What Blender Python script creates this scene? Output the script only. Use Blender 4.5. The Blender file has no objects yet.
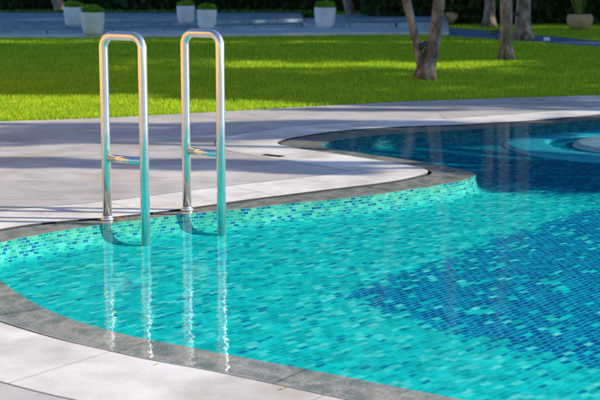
import bpy, bmesh, math, random
from mathutils import Vector, noise as mnoise
from mathutils.geometry import tessellate_polygon

random.seed(11)
scene = bpy.context.scene
COL = scene.collection
PI = math.pi

# ------------------------------------------------------------------ camera numbers
F, CH, PITCH = 1390.0, 1.2, math.atan(237 / 1390.0)


def G(u, v, z=0.0):
    """photo pixel (600 x 400) -> point on the level z"""
    a = (u - 300) / F
    b = -(v - 200) / F
    dy = math.cos(PITCH) + b * math.sin(PITCH)
    dz = -math.sin(PITCH) + b * math.cos(PITCH)
    t = (z - CH) / dz
    return (a * t, dy * t)


def height_at(x, y, v):
    """height of the point above ground spot (x, y) that shows on photo row v"""
    b = -(v - 200) / F
    dy = math.cos(PITCH) + b * math.sin(PITCH)
    dz = -math.sin(PITCH) + b * math.cos(PITCH)
    return CH + dz / dy * y


WZ, RIM_Z, FLOOR_Z = -0.002, -0.006, -0.105            # levels of the water, the rim and the pool floor
SUN_EL = math.radians(22.5)
SUN_H = Vector((1.0, -0.08, 0.0)).normalized()       # horizontal direction towards the sun
SUN_DIR = Vector((SUN_H.x * math.cos(SUN_EL), SUN_H.y * math.cos(SUN_EL), math.sin(SUN_EL)))
COT = 1 / math.tan(SUN_EL)

# ------------------------------------------------------------------ materials


class NT:
    def __init__(self, name):
        self.m = bpy.data.materials.new(name)
        self.m.use_nodes = True
        self.t = self.m.node_tree
        self.n = self.t.nodes
        self.n.clear()
        self.out = self.n.new('ShaderNodeOutputMaterial')

    def node(self, typ, ins=None, **props):
        nd = self.n.new(typ)
        for k, v in props.items():
            setattr(nd, k, v)
        for k, v in (ins or {}).items():
            s = nd.inputs[k]
            if isinstance(v, bpy.types.NodeSocket):
                self.t.links.new(v, s)
            else:
                s.default_value = v
        return nd

    def link(self, a, b):
        self.t.links.new(a, b)

    def coord(self, which='Object'):
        return self.node('ShaderNodeTexCoord').outputs[which]

    def mapping(self, vec, scale=(1, 1, 1), rot=(0, 0, 0), loc=(0, 0, 0)):
        return self.node('ShaderNodeMapping', {'Vector': vec, 'Scale': scale, 'Rotation': rot, 'Location': loc}).outputs[0]

    def noise(self, vec, scale, detail=4.0, rough=0.55, out='Fac'):
        return self.node('ShaderNodeTexNoise', {'Vector': vec, 'Scale': scale, 'Detail': detail, 'Roughness': rough}).outputs[out]

    def ramp(self, fac, stops, interp='LINEAR'):
        nd = self.node('ShaderNodeValToRGB', {'Fac': fac})
        cr = nd.color_ramp
        cr.interpolation = interp
        while len(cr.elements) > 1:
            cr.elements.remove(cr.elements[-1])
        cr.elements[0].position = stops[0][0]
        cr.elements[0].color = (*stops[0][1], 1)
        for p, c in stops[1:]:
            e = cr.elements.new(p)
            e.color = (*c, 1)
        return nd.outputs[0]

    def mix(self, fac, a, b, blend='MIX'):
        nd = self.node('ShaderNodeMix', data_type='RGBA', blend_type=blend)
        for sock, v in ((nd.inputs[0], fac), (nd.inputs[6], a), (nd.inputs[7], b)):
            if isinstance(v, bpy.types.NodeSocket):
                self.t.links.new(v, sock)
            else:
                sock.default_value = v if isinstance(v, (int, float)) else (*v[:3], 1)
        return nd.outputs[2]

    def math(self, op, a, b=0.0, c=0.0, clamp=False):
        nd = self.node('ShaderNodeMath', operation=op)
        nd.use_clamp = clamp
        for i, v in enumerate((a, b, c)):
            if isinstance(v, bpy.types.NodeSocket):
                self.t.links.new(v, nd.inputs[i])
            else:
                nd.inputs[i].default_value = v
        return nd.outputs[0]

    def bump(self, h, strength=0.3, dist=0.01, normal=None):
        ins = {'Height': h, 'Strength': strength, 'Distance': dist}
        if normal is not None:
            ins['Normal'] = normal
        return self.node('ShaderNodeBump', ins).outputs[0]

    def principled(self, **ins):
        nd = self.node('ShaderNodeBsdfPrincipled')
        for k, v in ins.items():
            k = k.replace('_', ' ')
            s = nd.inputs[k]
            if isinstance(v, bpy.types.NodeSocket):
                self.t.links.new(v, s)
            elif isinstance(v, tuple) and len(v) == 3 and s.type == 'RGBA':
                s.default_value = (*v, 1)
            else:
                s.default_value = v
        self.link(nd.outputs[0], self.out.inputs[0])
        return nd


M = {}


def simple(name, c1, c2, scale=6, rough=0.7, bump=0.2, bscale=None, bdist=0.01, metallic=0.0):
    t = NT(name)
    co = t.coord()
    n = t.noise(co, scale, 6, 0.6)
    col = t.ramp(n, [(0.3, c1), (0.7, c2)])
    b = t.bump(t.noise(co, bscale or scale * 6, 5, 0.6), bump, bdist)
    t.principled(Base_Color=col, Roughness=rough, Normal=b, Metallic=metallic)
    M[name] = t.m
    return t.m


# --- pale paving
def paving_mat(name, c_lo, c_hi, joints, rot=0.0, loc=(0, 0, 0)):
    t = NT(name)
    co = t.coord()
    big = t.noise(co, 0.9, 5, 0.6)
    mid = t.noise(t.mapping(co, (1, 1.3, 1)), 5.0, 6, 0.65)
    fine = t.noise(co, 160.0, 3, 0.7)
    col = t.ramp(big, [(0.32, c_lo), (0.68, c_hi)])
    col = t.mix(0.55, col, t.ramp(mid, [(0.28, (0.70, 0.69, 0.69)), (0.52, (1.0, 1.0, 1.0)), (0.7, (1.08, 1.07, 1.06))]), 'MULTIPLY')
    col = t.mix(0.7, col, t.ramp(fine, [(0.3, (0.82, 0.81, 0.79)), (0.5, (1, 1, 1)), (0.75, (1.1, 1.09, 1.06))]), 'MULTIPLY')
    stain = t.noise(t.mapping(co, (1, 1, 1), loc=(3, 7, 0)), 1.7, 5, 0.62)
    col = t.mix(t.ramp(stain, [(0.46, (0, 0, 0)), (0.70, (0.9, 0.9, 0.9))]), col, (0.50, 0.43, 0.35), 'MIX')
    hgt = fine
    if joints:
        br = t.node('ShaderNodeTexBrick', {'Vector': t.mapping(co, rot=(0, 0, rot), loc=loc), 'Scale': 1.0, 'Mortar Size': 0.005,
                                           'Mortar Smooth': 0.2, 'Brick Width': joints[0], 'Row Height': joints[1],
                                           'Color1': (0.86, 0.86, 0.87, 1), 'Color2': (1.06, 1.04, 1.01, 1), 'Mortar': (0.62, 0.60, 0.6, 1)},
                    offset=0.5)
        col = t.mix(1.0, col, br.outputs['Color'], 'MULTIPLY')
    t.principled(Base_Color=col, Roughness=t.ramp(mid, [(0.3, (0.42,) * 3), (0.7, (0.62,) * 3)]), Normal=t.bump(hgt, 0.25, 0.003),
                 Specular_IOR_Level=0.35)
    M[name] = t.m


paving_mat('deck_stone', (0.56, 0.53, 0.495), (0.74, 0.69, 0.63), (7.0, 0.62), loc=(2.37, 0.38, 0))
paving_mat('coping_stone', (0.82, 0.775, 0.69), (0.94, 0.895, 0.80), None)

simple('dark_gap', (0.03, 0.03, 0.034), (0.06, 0.06, 0.066), 10)
simple('grout', (0.10, 0.09, 0.08), (0.2, 0.18, 0.16), 10)


def wet_stone():
    t = NT('wet_granite')
    co = t.coord()
    grain = t.noise(co, 110.0, 4, 0.8)
    mid = t.noise(t.mapping(co, (1, 1.6, 1)), 34.0, 6, 0.75)
    big = t.noise(co, 2.2, 5, 0.65)
    col = t.ramp(mid, [(0.25, (0.44, 0.395, 0.34)), (0.5, (0.60, 0.54, 0.465)), (0.75, (0.78, 0.70, 0.59))])
    col = t.mix(0.9, col, t.ramp(grain, [(0.3, (0.45, 0.44, 0.42)), (0.52, (1, 1, 1)), (0.7, (1.6, 1.58, 1.5))]), 'MULTIPLY')
    col = t.mix(t.ramp(big, [(0.45, (0, 0, 0)), (0.7, (0.35, 0.35, 0.35))]), col, (0.60, 0.53, 0.36), 'MIX')
    t.principled(Base_Color=col, Roughness=0.35, Normal=t.bump(grain, 0.25, 0.003))
    M['wet_granite'] = t.m


wet_stone()


def tile_mat(name, wall):
    """Running-bond glass mosaic; UV is metres (floor: x, y; wall: length, depth)."""
    t = NT(name)
    uv = t.coord('UV')
    obj = t.coord('Object')
    if wall:
        wob = t.noise(t.mapping(obj, (1, 1, 3)), 14.0, 3, 0.5, 'Color')
        amp = (0.004, 0.0022, 0)
        bw, rh, rot, mort = 0.030, 0.0145, 0.0, 0.0016
    else:
        wob = t.noise(t.mapping(obj, (1, 0.8, 1), rot=(0, 0, 0.5)), 7.5, 4, 0.62, 'Color')
        wob2 = t.noise(t.mapping(obj, (1, 0.7, 1), rot=(0, 0, 0.5)), 34.0, 2, 0.5, 'Color')
        wob = t.mix(0.22, wob, wob2)
        amp = (0.058, 0.052, 0)
        bw, rh, rot, mort = 0.050, 0.025, -math.radians(50), 0.0028
    w = t.node('ShaderNodeVectorMath', {0: wob, 1: (0.5, 0.5, 0.5)}, operation='SUBTRACT').outputs[0]
    w = t.node('ShaderNodeVectorMath', {0: w, 1: amp}, operation='MULTIPLY').outputs[0]
    v = t.node('ShaderNodeVectorMath', {0: uv, 1: w}, operation='ADD').outputs[0]
    vv = t.mapping(v, rot=(0, 0, rot))
    br = t.node('ShaderNodeTexBrick', {'Vector': vv, 'Scale': 1.0, 'Mortar Size': mort, 'Mortar Smooth': 0.25, 'Bias': 0.0,
                                       'Brick Width': bw, 'Row Height': rh, 'Color1': (0, 0, 0, 1), 'Color2': (1, 1, 1, 1),
                                       'Mortar': (0.5, 0.5, 0.5, 1)}, offset=0.5)
    rnd = t.node('ShaderNodeSeparateColor', {0: br.outputs['Color']}).outputs[0]
    if wall:
        dep = t.math('MULTIPLY', t.node('ShaderNodeSeparateXYZ', {0: uv}).outputs[1], -8.0, clamp=True)
        rn2 = t.math('FRACT', t.math('MULTIPLY', rnd, 37.13))
        pale = t.ramp(rn2, [(0.0, (0.01, 0.42, 0.38)), (0.3, (0.06, 0.53, 0.42)), (0.55, (0.14, 0.61, 0.43)), (0.8, (0.22, 0.67, 0.46))], 'CONSTANT')
        floorish = t.ramp(rn2, [(0.0, (0.0, 0.56, 0.53)), (0.4, (0.0, 0.72, 0.64)), (0.75, (0.03, 0.80, 0.69))], 'CONSTANT')
        base = t.mix(dep, pale, floorish)
        blue = t.ramp(rn2, [(0.0, (0.0, 0.22, 0.44)), (0.5, (0.0, 0.36, 0.50))], 'CONSTANT')
        pd = t.math('MULTIPLY_ADD', dep, -0.12, 0.23)
        base = t.mix(t.math('LESS_THAN', rnd, pd), base, blue)
        col = t.mix(t.math('MULTIPLY', br.outputs['Fac'], 0.85), base, t.mix(dep, (0.38, 0.73, 0.48), (0.03, 0.80, 0.69)))
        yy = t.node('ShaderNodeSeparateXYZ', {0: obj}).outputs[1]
        cove_shade = t.math('MULTIPLY_ADD', yy, 2.2, -17.6, clamp=True)
        col = t.mix(cove_shade, col, t.mix(1.0, col, (0.42, 0.46, 0.58), 'MULTIPLY'))  # shade of the far cove painted into the wall tile colour
    else:
        xyz = t.node('ShaderNodeSeparateXYZ', {0: obj})
        X, Y = xyz.outputs[0], xyz.outputs[1]
        edge = t.math('MULTIPLY', t.math('SUBTRACT', t.noise(obj, 2.2, 4, 0.6), 0.5), 0.22)

        def half_plane(p, q, soft):
            # signed distance to the line p->q (positive on its right), as 0..1
            d = Vector((q[0] - p[0], q[1] - p[1])).normalized()
            nx, ny = d.y, -d.x
            c = nx * p[0] + ny * p[1]
            s = t.math('SUBTRACT', t.math('ADD', t.math('MULTIPLY', X, nx), t.math('MULTIPLY', Y, ny)), c)
            s = t.math('ADD', s, edge)
            return t.math('MULTIPLY_ADD', s, 1 / soft, 0.5, clamp=True)

        p1, p2 = G(385, 277, FLOOR_Z), G(600, 205, FLOOR_Z)
        q1, q2 = G(600, 374, FLOOR_Z), G(372, 308, FLOOR_Z)
        lane = t.math('MULTIPLY', half_plane(p1, p2, 0.12), half_plane(q1, q2, 0.14))
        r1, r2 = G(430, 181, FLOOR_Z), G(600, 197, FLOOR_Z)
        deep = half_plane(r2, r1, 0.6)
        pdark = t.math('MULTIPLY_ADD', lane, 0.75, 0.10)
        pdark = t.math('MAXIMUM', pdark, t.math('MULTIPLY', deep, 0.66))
        dark = t.math('LESS_THAN', rnd, pdark)
        rn2 = t.math('FRACT', t.math('MULTIPLY', rnd, 37.13))
        aqua = t.ramp(rn2, [(0.0, (0.0, 0.58, 0.57)), (0.2, (0.0, 0.70, 0.64)), (0.45, (0.0, 0.78, 0.70)), (0.7, (0.02, 0.83, 0.73)),
                            (0.82, (0.10, 0.90, 0.79)), (0.965, (0.18, 0.92, 0.80))], 'CONSTANT')
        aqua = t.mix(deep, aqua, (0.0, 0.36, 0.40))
        blue = t.ramp(rn2, [(0.0, (0.0, 0.14, 0.40)), (0.35, (0.0, 0.21, 0.48)), (0.75, (0.0, 0.30, 0.52))], 'CONSTANT')
        blue = t.mix(t.math('MAXIMUM', lane, deep), t.mix(0.6, blue, (0.0, 0.46, 0.58)), blue)
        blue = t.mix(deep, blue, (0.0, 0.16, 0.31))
        col = t.mix(dark, aqua, blue)
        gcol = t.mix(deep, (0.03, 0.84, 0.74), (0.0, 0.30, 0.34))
        col = t.mix(t.math('MULTIPLY', br.outputs['Fac'], 0.75), col, gcol)
        clump = t.noise(obj, 3.2, 5, 0.65)
        col = t.mix(0.6, col, t.ramp(clump, [(0.3, (1.0, 0.98, 0.98)), (0.7, (1.25, 1.15, 1.1))]), 'MULTIPLY')
    t.principled(Base_Color=col, Roughness=0.6, Specular_IOR_Level=0.04)       # glass under water hardly glints
    M[name] = t.m


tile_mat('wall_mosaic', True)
tile_mat('floor_mosaic', False)


def water_mat():
    t = NT('pool_water')
    co = t.coord()
    n1 = t.noise(t.mapping(co, (1.0, 1.15, 1), rot=(0, 0, 0.35)), 15.0, 3, 0.5)
    n2 = t.noise(t.mapping(co, (1.0, 1.4, 1), rot=(0, 0, -0.5)), 30.0, 2, 0.5)
    patch = t.ramp(t.noise(co, 2.6, 3, 0.6), [(0.46, (0.10, 0.10, 0.10)), (0.66, (0.75, 0.75, 0.75))])
    hgt = t.math('ADD', n1, t.math('MULTIPLY', n2, patch))
    nrm = t.bump(hgt, 0.36, 0.0027)
    # the sheet has no thickness: from below it must not act as a totally reflecting face
    back = t.node('ShaderNodeNewGeometry').outputs['Backfacing']
    ior = t.math('ADD', 1.31, t.math('MULTIPLY', back, 1 / 1.31 - 1.31))
    fr = t.node('ShaderNodeFresnel', {'IOR': ior, 'Normal': nrm}).outputs[0]
    fr = t.math('MULTIPLY', fr, 0.86)
    gl = t.node('ShaderNodeBsdfGlossy', {'Color': (1, 1, 1, 1), 'Roughness': 0.0, 'Normal': nrm})
    # caustic light painted as a net into the water's transmission colour
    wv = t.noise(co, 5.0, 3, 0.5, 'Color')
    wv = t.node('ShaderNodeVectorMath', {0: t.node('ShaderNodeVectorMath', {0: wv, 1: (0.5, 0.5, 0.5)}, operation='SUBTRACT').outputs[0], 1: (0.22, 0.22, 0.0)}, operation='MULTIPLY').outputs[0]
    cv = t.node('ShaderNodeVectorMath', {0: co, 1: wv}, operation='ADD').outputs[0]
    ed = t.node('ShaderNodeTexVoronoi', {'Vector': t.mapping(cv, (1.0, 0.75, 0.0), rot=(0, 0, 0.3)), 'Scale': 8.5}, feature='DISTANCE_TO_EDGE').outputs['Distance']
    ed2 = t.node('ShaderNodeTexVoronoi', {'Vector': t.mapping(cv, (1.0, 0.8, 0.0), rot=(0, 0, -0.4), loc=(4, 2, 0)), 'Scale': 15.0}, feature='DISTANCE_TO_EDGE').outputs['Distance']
    caustic_net = t.math('MULTIPLY', t.ramp(ed, [(0.0, (1, 1, 1)), (0.06, (0.75, 0.75, 0.75)), (0.18, (0.3, 0.3, 0.3)), (0.4, (0.0, 0.0, 0.0))]), 0.65)
    caustic_net = t.math('ADD', caustic_net, t.math('MULTIPLY', t.ramp(ed2, [(0.0, (1, 1, 1)), (0.06, (0.5, 0.5, 0.5)), (0.25, (0, 0, 0))]), 0.35))
    tcol = t.mix(caustic_net, (0.60, 0.71, 0.72), (1.0, 1.0, 1.0))
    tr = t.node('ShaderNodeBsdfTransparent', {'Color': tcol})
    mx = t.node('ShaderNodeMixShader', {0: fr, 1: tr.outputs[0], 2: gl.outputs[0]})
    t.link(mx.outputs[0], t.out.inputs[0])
    M['pool_water'] = t.m


water_mat()


def metal_mat():
    t = NT('polished_steel')
    co = t.coord()
    n = t.noise(t.mapping(co, (90, 90, 3)), 1.0, 4, 0.6)
    sm = t.noise(co, 7.0, 4, 0.6)
    col = t.ramp(sm, [(0.3, (0.66, 0.63, 0.59)), (0.7, (0.80, 0.77, 0.73))])
    nrm = t.bump(n, 0.03, 0.001)
    a = t.principled(Base_Color=col, Metallic=0.9, Roughness=0.09, Normal=nrm)
    # fine brushing marks under the polish
    b = t.principled(Base_Color=col, Metallic=0.9, Roughness=t.ramp(n, [(0.3, (0.30,) * 3), (0.7, (0.36,) * 3)]), Normal=nrm)
    mx = t.node('ShaderNodeMixShader', {0: 0.42, 1: a.outputs[0], 2: b.outputs[0]})
    t.link(mx.outputs[0], t.out.inputs[0])
    M['polished_steel'] = t.m


metal_mat()
simple('satin_steel', (0.72, 0.71, 0.69), (0.86, 0.85, 0.83), 20, 0.32, 0.05, 200, 0.001, metallic=0.85)


def bark_mat(name, c1, c2, c3):
    t = NT(name)
    co = t.coord()
    a = t.noise(t.mapping(co, (1, 1, 0.45)), 11.0, 8, 0.68)
    vo = t.node('ShaderNodeTexVoronoi', {'Vector': t.mapping(co, (1, 1, 0.5)), 'Scale': 16.0}).outputs[0]
    col = t.ramp(a, [(0.3, c1), (0.5, c2), (0.72, c3)])
    col = t.mix(0.6, col, t.ramp(vo, [(0.0, (0.35, 0.33, 0.32)), (0.45, (1, 1, 1))]), 'MULTIPLY')
    t.principled(Base_Color=col, Roughness=0.85, Normal=t.bump(t.math('ADD', a, vo), 0.8, 0.03))
    M[name] = t.m


bark_mat('bark', (0.035, 0.024, 0.018), (0.24, 0.172, 0.125), (0.62, 0.48, 0.38))


def leaf_mat(name, lo, hi, trans=0.3, rough=0.5, sc=3.0):
    t = NT(name)
    co = t.coord()
    n = t.noise(co, sc, 4, 0.6)
    rn = t.node('ShaderNodeNewGeometry').outputs['Random Per Island']
    col = t.mix(0.5, t.ramp(n, [(0.3, lo), (0.7, hi)]), t.ramp(rn, [(0.0, lo), (1.0, hi)]))
    p = t.principled(Base_Color=col, Roughness=rough, Specular_IOR_Level=0.25)
    tl = t.node('ShaderNodeBsdfTranslucent', {'Color': col})
    mx = t.node('ShaderNodeMixShader', {0: trans, 1: p.outputs[0], 2: tl.outputs[0]})
    t.link(mx.outputs[0], t.out.inputs[0])
    M[name] = t.m


leaf_mat('dark_leaf', (0.012, 0.028, 0.008), (0.035, 0.075, 0.018), 0.15)
leaf_mat('hedge_leaf', (0.010, 0.030, 0.006), (0.04, 0.10, 0.015), 0.15)
leaf_mat('low_hedge_leaf', (0.04, 0.13, 0.015), (0.13, 0.30, 0.03), 0.2)
leaf_mat('tree_leaf', (0.03, 0.07, 0.012), (0.08, 0.15, 0.03), 0.3)
leaf_mat('pot_leaf', (0.14, 0.30, 0.015), (0.30, 0.50, 0.03), 0.3)
leaf_mat('yucca_leaf', (0.10, 0.17, 0.03), (0.26, 0.30, 0.06), 0.3)
leaf_mat('yellow_leaf', (0.55, 0.40, 0.02), (0.70, 0.50, 0.04), 0.2)
leaf_mat('brown_leaf', (0.25, 0.09, 0.02), (0.36, 0.14, 0.03), 0.2)


def grass_mats():
    t = NT('grass_blade')
    co = t.coord()
    rn = t.node('ShaderNodeNewGeometry').outputs['Random Per Island']
    big = t.noise(co, 0.8, 4, 0.6)
    med = t.noise(co, 4.0, 4, 0.6)
    c = t.ramp(rn, [(0.0, (0.22, 0.48, 0.02)), (0.6, (0.50, 0.72, 0.03)), (0.93, (0.80, 0.80, 0.04)), (1.0, (0.66, 0.56, 0.08))])
    c = t.mix(0.8, c, t.ramp(big, [(0.3, (0.75, 0.85, 0.8)), (0.7, (1.15, 1.08, 1.0))]), 'MULTIPLY')
    c = t.mix(0.6, c, t.ramp(med, [(0.3, (0.7, 0.8, 0.8)), (0.7, (1.15, 1.1, 1.0))]), 'MULTIPLY')
    p = t.principled(Base_Color=c, Roughness=0.55, Specular_IOR_Level=0.2)
    tl = t.node('ShaderNodeBsdfTranslucent', {'Color': c})
    mx = t.node('ShaderNodeMixShader', {0: 0.5, 1: p.outputs[0], 2: tl.outputs[0]})
    t.link(mx.outputs[0], t.out.inputs[0])
    M['grass_blade'] = t.m
    t = NT('lawn_soil')
    co = t.coord()
    a = t.noise(co, 60.0, 5, 0.7)
    b = t.noise(co, 0.8, 4, 0.6)
    c = t.ramp(a, [(0.3, (0.13, 0.27, 0.01)), (0.7, (0.30, 0.48, 0.018))])
    c = t.mix(0.6, c, t.ramp(b, [(0.3, (0.75, 0.85, 0.8)), (0.7, (1.1, 1.05, 1.0))]), 'MULTIPLY')
    t.principled(Base_Color=c, Roughness=0.9, Normal=t.bump(a, 0.6, 0.02), Specular_IOR_Level=0.1)
    M['lawn_soil'] = t.m


grass_mats()


def slab_mat():
    t = NT('terrace_stone')
    co = t.coord()
    br = t.node('ShaderNodeTexBrick', {'Vector': t.mapping(co, (1, 1, 1)), 'Scale': 1.0, 'Mortar Size': 0.006, 'Brick Width': 0.9,
                                       'Row Height': 0.45, 'Color1': (0.22, 0.32, 0.37, 1), 'Color2': (0.34, 0.45, 0.49, 1),
                                       'Mortar': (0.10, 0.11, 0.12, 1)})
    a = t.noise(co, 5.0, 6, 0.65)
    c = t.mix(0.8, br.outputs[0], t.ramp(a, [(0.3, (0.6, 0.62, 0.65)), (0.7, (1.15, 1.15, 1.15))]), 'MULTIPLY')
    t.principled(Base_Color=c, Roughness=0.5, Normal=t.bump(a, 0.2, 0.01))
    M['terrace_stone'] = t.m


slab_mat()
simple('kerb_stone', (0.46, 0.52, 0.54), (0.62, 0.66, 0.66), 4, 0.65, 0.2)
simple('path_stone', (0.10, 0.17, 0.25), (0.15, 0.23, 0.32), 3, 0.6, 0.2, 90, 0.004)
simple('mulch', (0.05, 0.035, 0.02), (0.16, 0.12, 0.07), 8, 0.9, 0.6)
simple('white_pot', (0.60, 0.61, 0.60), (0.78, 0.79, 0.78), 5, 0.55, 0.1)
simple('tan_pot', (0.36, 0.235, 0.11), (0.55, 0.38, 0.19), 7, 0.7, 0.25)
simple('soil', (0.03, 0.02, 0.012), (0.07, 0.05, 0.03), 30, 0.9, 0.6)
simple('black_metal', (0.010, 0.012, 0.016), (0.03, 0.035, 0.045), 8, 0.4, 0.1)
simple('white_plastic', (0.72, 0.72, 0.72), (0.85, 0.85, 0.85), 8, 0.4, 0.05)
simple('spa_tile', (0.02, 0.62, 0.78), (0.08, 0.76, 0.88), 30, 0.35, 0.1)
simple('spa_pale', (0.35, 0.68, 0.80), (0.62, 0.82, 0.88), 26, 0.4, 0.4)
simple('warm_wall', (0.66, 0.36, 0.07), (0.76, 0.44, 0.10), 2, 0.8, 0.2)
simple('warm_roof', (0.20, 0.10, 0.06), (0.28, 0.14, 0.08), 3, 0.8, 0.3)
simple('window_glass', (0.03, 0.05, 0.07), (0.06, 0.08, 0.1), 2, 0.08, 0.0)

# ------------------------------------------------------------------ object helpers


def tag(o, label=None, cat=None, group=None, kind=None):
    for k, v in (('label', label), ('category', cat), ('group', group), ('kind', kind)):
        if v:
            o[k] = v
    return o


def empty(name, loc):
    o = bpy.data.objects.new(name, None)
    o.empty_display_size = 0.1
    COL.objects.link(o)
    o.location = loc
    return o


def obj(name, verts, faces, mat, parent=None, smooth=False, uv=None, loc=None):
    me = bpy.data.meshes.new(name)
    me.from_pydata(verts, [], faces)
    if uv:
        lay = me.uv_layers.new(name='UVMap')
        flat = []
        for lp in me.loops:
            flat.extend(uv[lp.vertex_index])
        lay.data.foreach_set('uv', flat)
    if smooth:
        me.polygons.foreach_set('use_smooth', [True] * len(me.polygons))
    me.materials.append(mat)
    me.update()
    o = bpy.data.objects.new(name, me)
    COL.objects.link(o)
    if parent is not None:
        o.parent = parent
    if loc is not None:
        o.location = loc
    return o


def copy_tree(o, parent=None):
    c = o.copy()
    COL.objects.link(c)
    if parent is not None:
        c.parent = parent
    for ch in list(o.children):
        copy_tree(ch, c)
    return c


class MB:
    """collects shapes of ONE object"""

    def __init__(self):
        self.v, self.f = [], []

    def add(self, vs, fs):
        b = len(self.v)
        self.v.extend(vs)
        self.f.extend([tuple(i + b for i in f) for f in fs])

    def lathe(self, prof, c=(0, 0, 0), seg=40, wob=None):
        vs, fs = [], []
        n = len(prof)
        for k in range(seg):
            a = 2 * PI * k / seg
            for r, z in prof:
                rr = r * (wob(a, z) if wob else 1)
                vs.append((c[0] + rr * math.cos(a), c[1] + rr * math.sin(a), c[2] + z))
        for k in range(seg):
            k2 = (k + 1) % seg
            for i in range(n - 1):
                fs.append((k * n + i, k2 * n + i, k2 * n + i + 1, k * n + i + 1))
        self.add(vs, fs)

    def tube(self, pts, radii, seg=16, cap=True, wob=0.0, sd=0):
        pts = [Vector(p) for p in pts]
        n = len(pts)
        if isinstance(radii, (int, float)):
            radii = [radii] * n
        vs, fs = [], []
        t0 = (pts[1] - pts[0]).normalized()
        ref = Vector((0, 0, 1)) if abs(t0.z) < 0.9 else Vector((1, 0, 0))
        nrm = t0.cross(ref).normalized()
        for i, p in enumerate(pts):
            if i == 0:
                t = t0
            elif i == n - 1:
                t = (pts[-1] - pts[-2]).normalized()
            else:
                t = ((pts[i + 1] - p).normalized() + (p - pts[i - 1]).normalized()).normalized()
            nrm = (nrm - t * nrm.dot(t)).normalized()
            bi = t.cross(nrm)
            for k in range(seg):
                a = 2 * PI * k / seg
                d = nrm * math.cos(a) + bi * math.sin(a)
                r = radii[i]
                if wob:
                    r *= 1 + wob * mnoise.noise(Vector((d.x * 1.4 + sd, d.y * 1.4, p.z * 2.2)))
                vs.append(tuple(p + d * r))
        for i in range(n - 1):
            for k in range(seg):
                k2 = (k + 1) % seg
                fs.append((i * seg + k, i * seg + k2, (i + 1) * seg + k2, (i + 1) * seg + k))
        if cap:
            fs.append(tuple(range(seg - 1, -1, -1)))
            fs.append(tuple((n - 1) * seg + k for k in range(seg)))
        self.add(vs, fs)

    def box(self, c, s, rz=0.0):
        vs = []
        for dx in (-1, 1):
            for dy in (-1, 1):
                for dz in (-1, 1):
                    x, y = dx * s[0] / 2, dy * s[1] / 2
                    vs.append((c[0] + x * math.cos(rz) - y * math.sin(rz), c[1] + x * math.sin(rz) + y * math.cos(rz), c[2] + dz * s[2] / 2))
        self.add(vs, [(0, 1, 3, 2), (4, 6, 7, 5), (0, 4, 5, 1), (2, 3, 7, 6), (0, 2, 6, 4), (1, 5, 7, 3)])

    def prism(self, poly, z0, z1):
        n = len(poly)
        vs = [(x, y, z0) for x, y in poly] + [(x, y, z1) for x, y in poly]
        fs = [(i, (i + 1) % n, n + (i + 1) % n, n + i) for i in range(n)]
        self.add(vs, fs)
        tr = tessellate_polygon([[Vector((x, y, 0)) for x, y in poly]])
        self.add([(x, y, z1) for x, y in poly], [tuple(t) for t in tr])

    def leaf(self, p, size, up=0.35, asp=0.55):
        d = Vector((random.gauss(0, 1), random.gauss(0, 1), random.gauss(0, 1))).normalized()
        n = (Vector((random.gauss(0, 1), random.gauss(0, 1), random.gauss(0, 1))).normalized() + Vector((0, 0, up))).normalized()
        s = d.cross(n)
        if s.length < 0.05:
            return
        s.normalize()
        d = n.cross(s)
        p = Vector(p)
        h = size * 0.5
        self.add([tuple(p - d * h), tuple(p + s * h * asp), tuple(p + d * h), tuple(p - s * h * asp)], [(0, 1, 2, 3)])

    def build(self, name, mat, parent=None, smooth=False, loc=None):
        return obj(name, self.v, self.f, mat, parent, smooth, None, loc)


# ------------------------------------------------------------------ curves


def catmull(pts, closed=True, sub=8):
    out = []
    n = len(pts)
    rng = range(n) if closed else range(n - 1)
    for i in rng:
        if closed:
            p0, p1, p2, p3 = (Vector(pts[(i + k - 1) % n]) for k in range(4))
        else:
            p0, p1, p2, p3 = (Vector(pts[min(max(i + k - 1, 0), n - 1)]) for k in range(4))
        # centripetal knots keep the uneven spacing from overshooting
        t0 = 0.0
        t1 = t0 + max((p1 - p0).length, 1e-4) ** 0.5
        t2 = t1 + max((p2 - p1).length, 1e-4) ** 0.5
        t3 = t2 + max((p3 - p2).length, 1e-4) ** 0.5
        for s in range(sub):
            t = t1 + (t2 - t1) * s / sub
            a1 = p0 * ((t1 - t) / (t1 - t0)) + p1 * ((t - t0) / (t1 - t0))
            a2 = p1 * ((t2 - t) / (t2 - t1)) + p2 * ((t - t1) / (t2 - t1))
            a3 = p2 * ((t3 - t) / (t3 - t2)) + p3 * ((t - t2) / (t3 - t2))
            b1 = a1 * ((t2 - t) / (t2 - t0)) + a2 * ((t - t0) / (t2 - t0))
            b2 = a2 * ((t3 - t) / (t3 - t1)) + a3 * ((t - t1) / (t3 - t1))
            c = b1 * ((t2 - t) / (t2 - t1)) + b2 * ((t - t1) / (t2 - t1))
            out.append((c.x, c.y))
    if not closed:
        out.append(tuple(pts[-1]))
    return out


def resample(poly, step):
    n = len(poly)
    out = []
    carry = 0.0
    for i in range(n):
        a, b = Vector(poly[i]), Vector(poly[(i + 1) % n])
        L = (b - a).length
        s = carry
        while s < L:
            out.append(tuple(a + (b - a) * (s / L)))
            s += step
        carry = s - L
    return out


def smooth_poly(poly, it=2):
    for _ in range(it):
        n = len(poly)
        poly = [((poly[i - 1][0] + 2 * poly[i][0] + poly[(i + 1) % n][0]) / 4, (poly[i - 1][1] + 2 * poly[i][1] + poly[(i + 1) % n][1]) / 4) for i in range(n)]
    return poly


def area(poly):
    return sum(poly[i - 1][0] * poly[i][1] - poly[i][0] * poly[i - 1][1] for i in range(len(poly))) / 2


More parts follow.
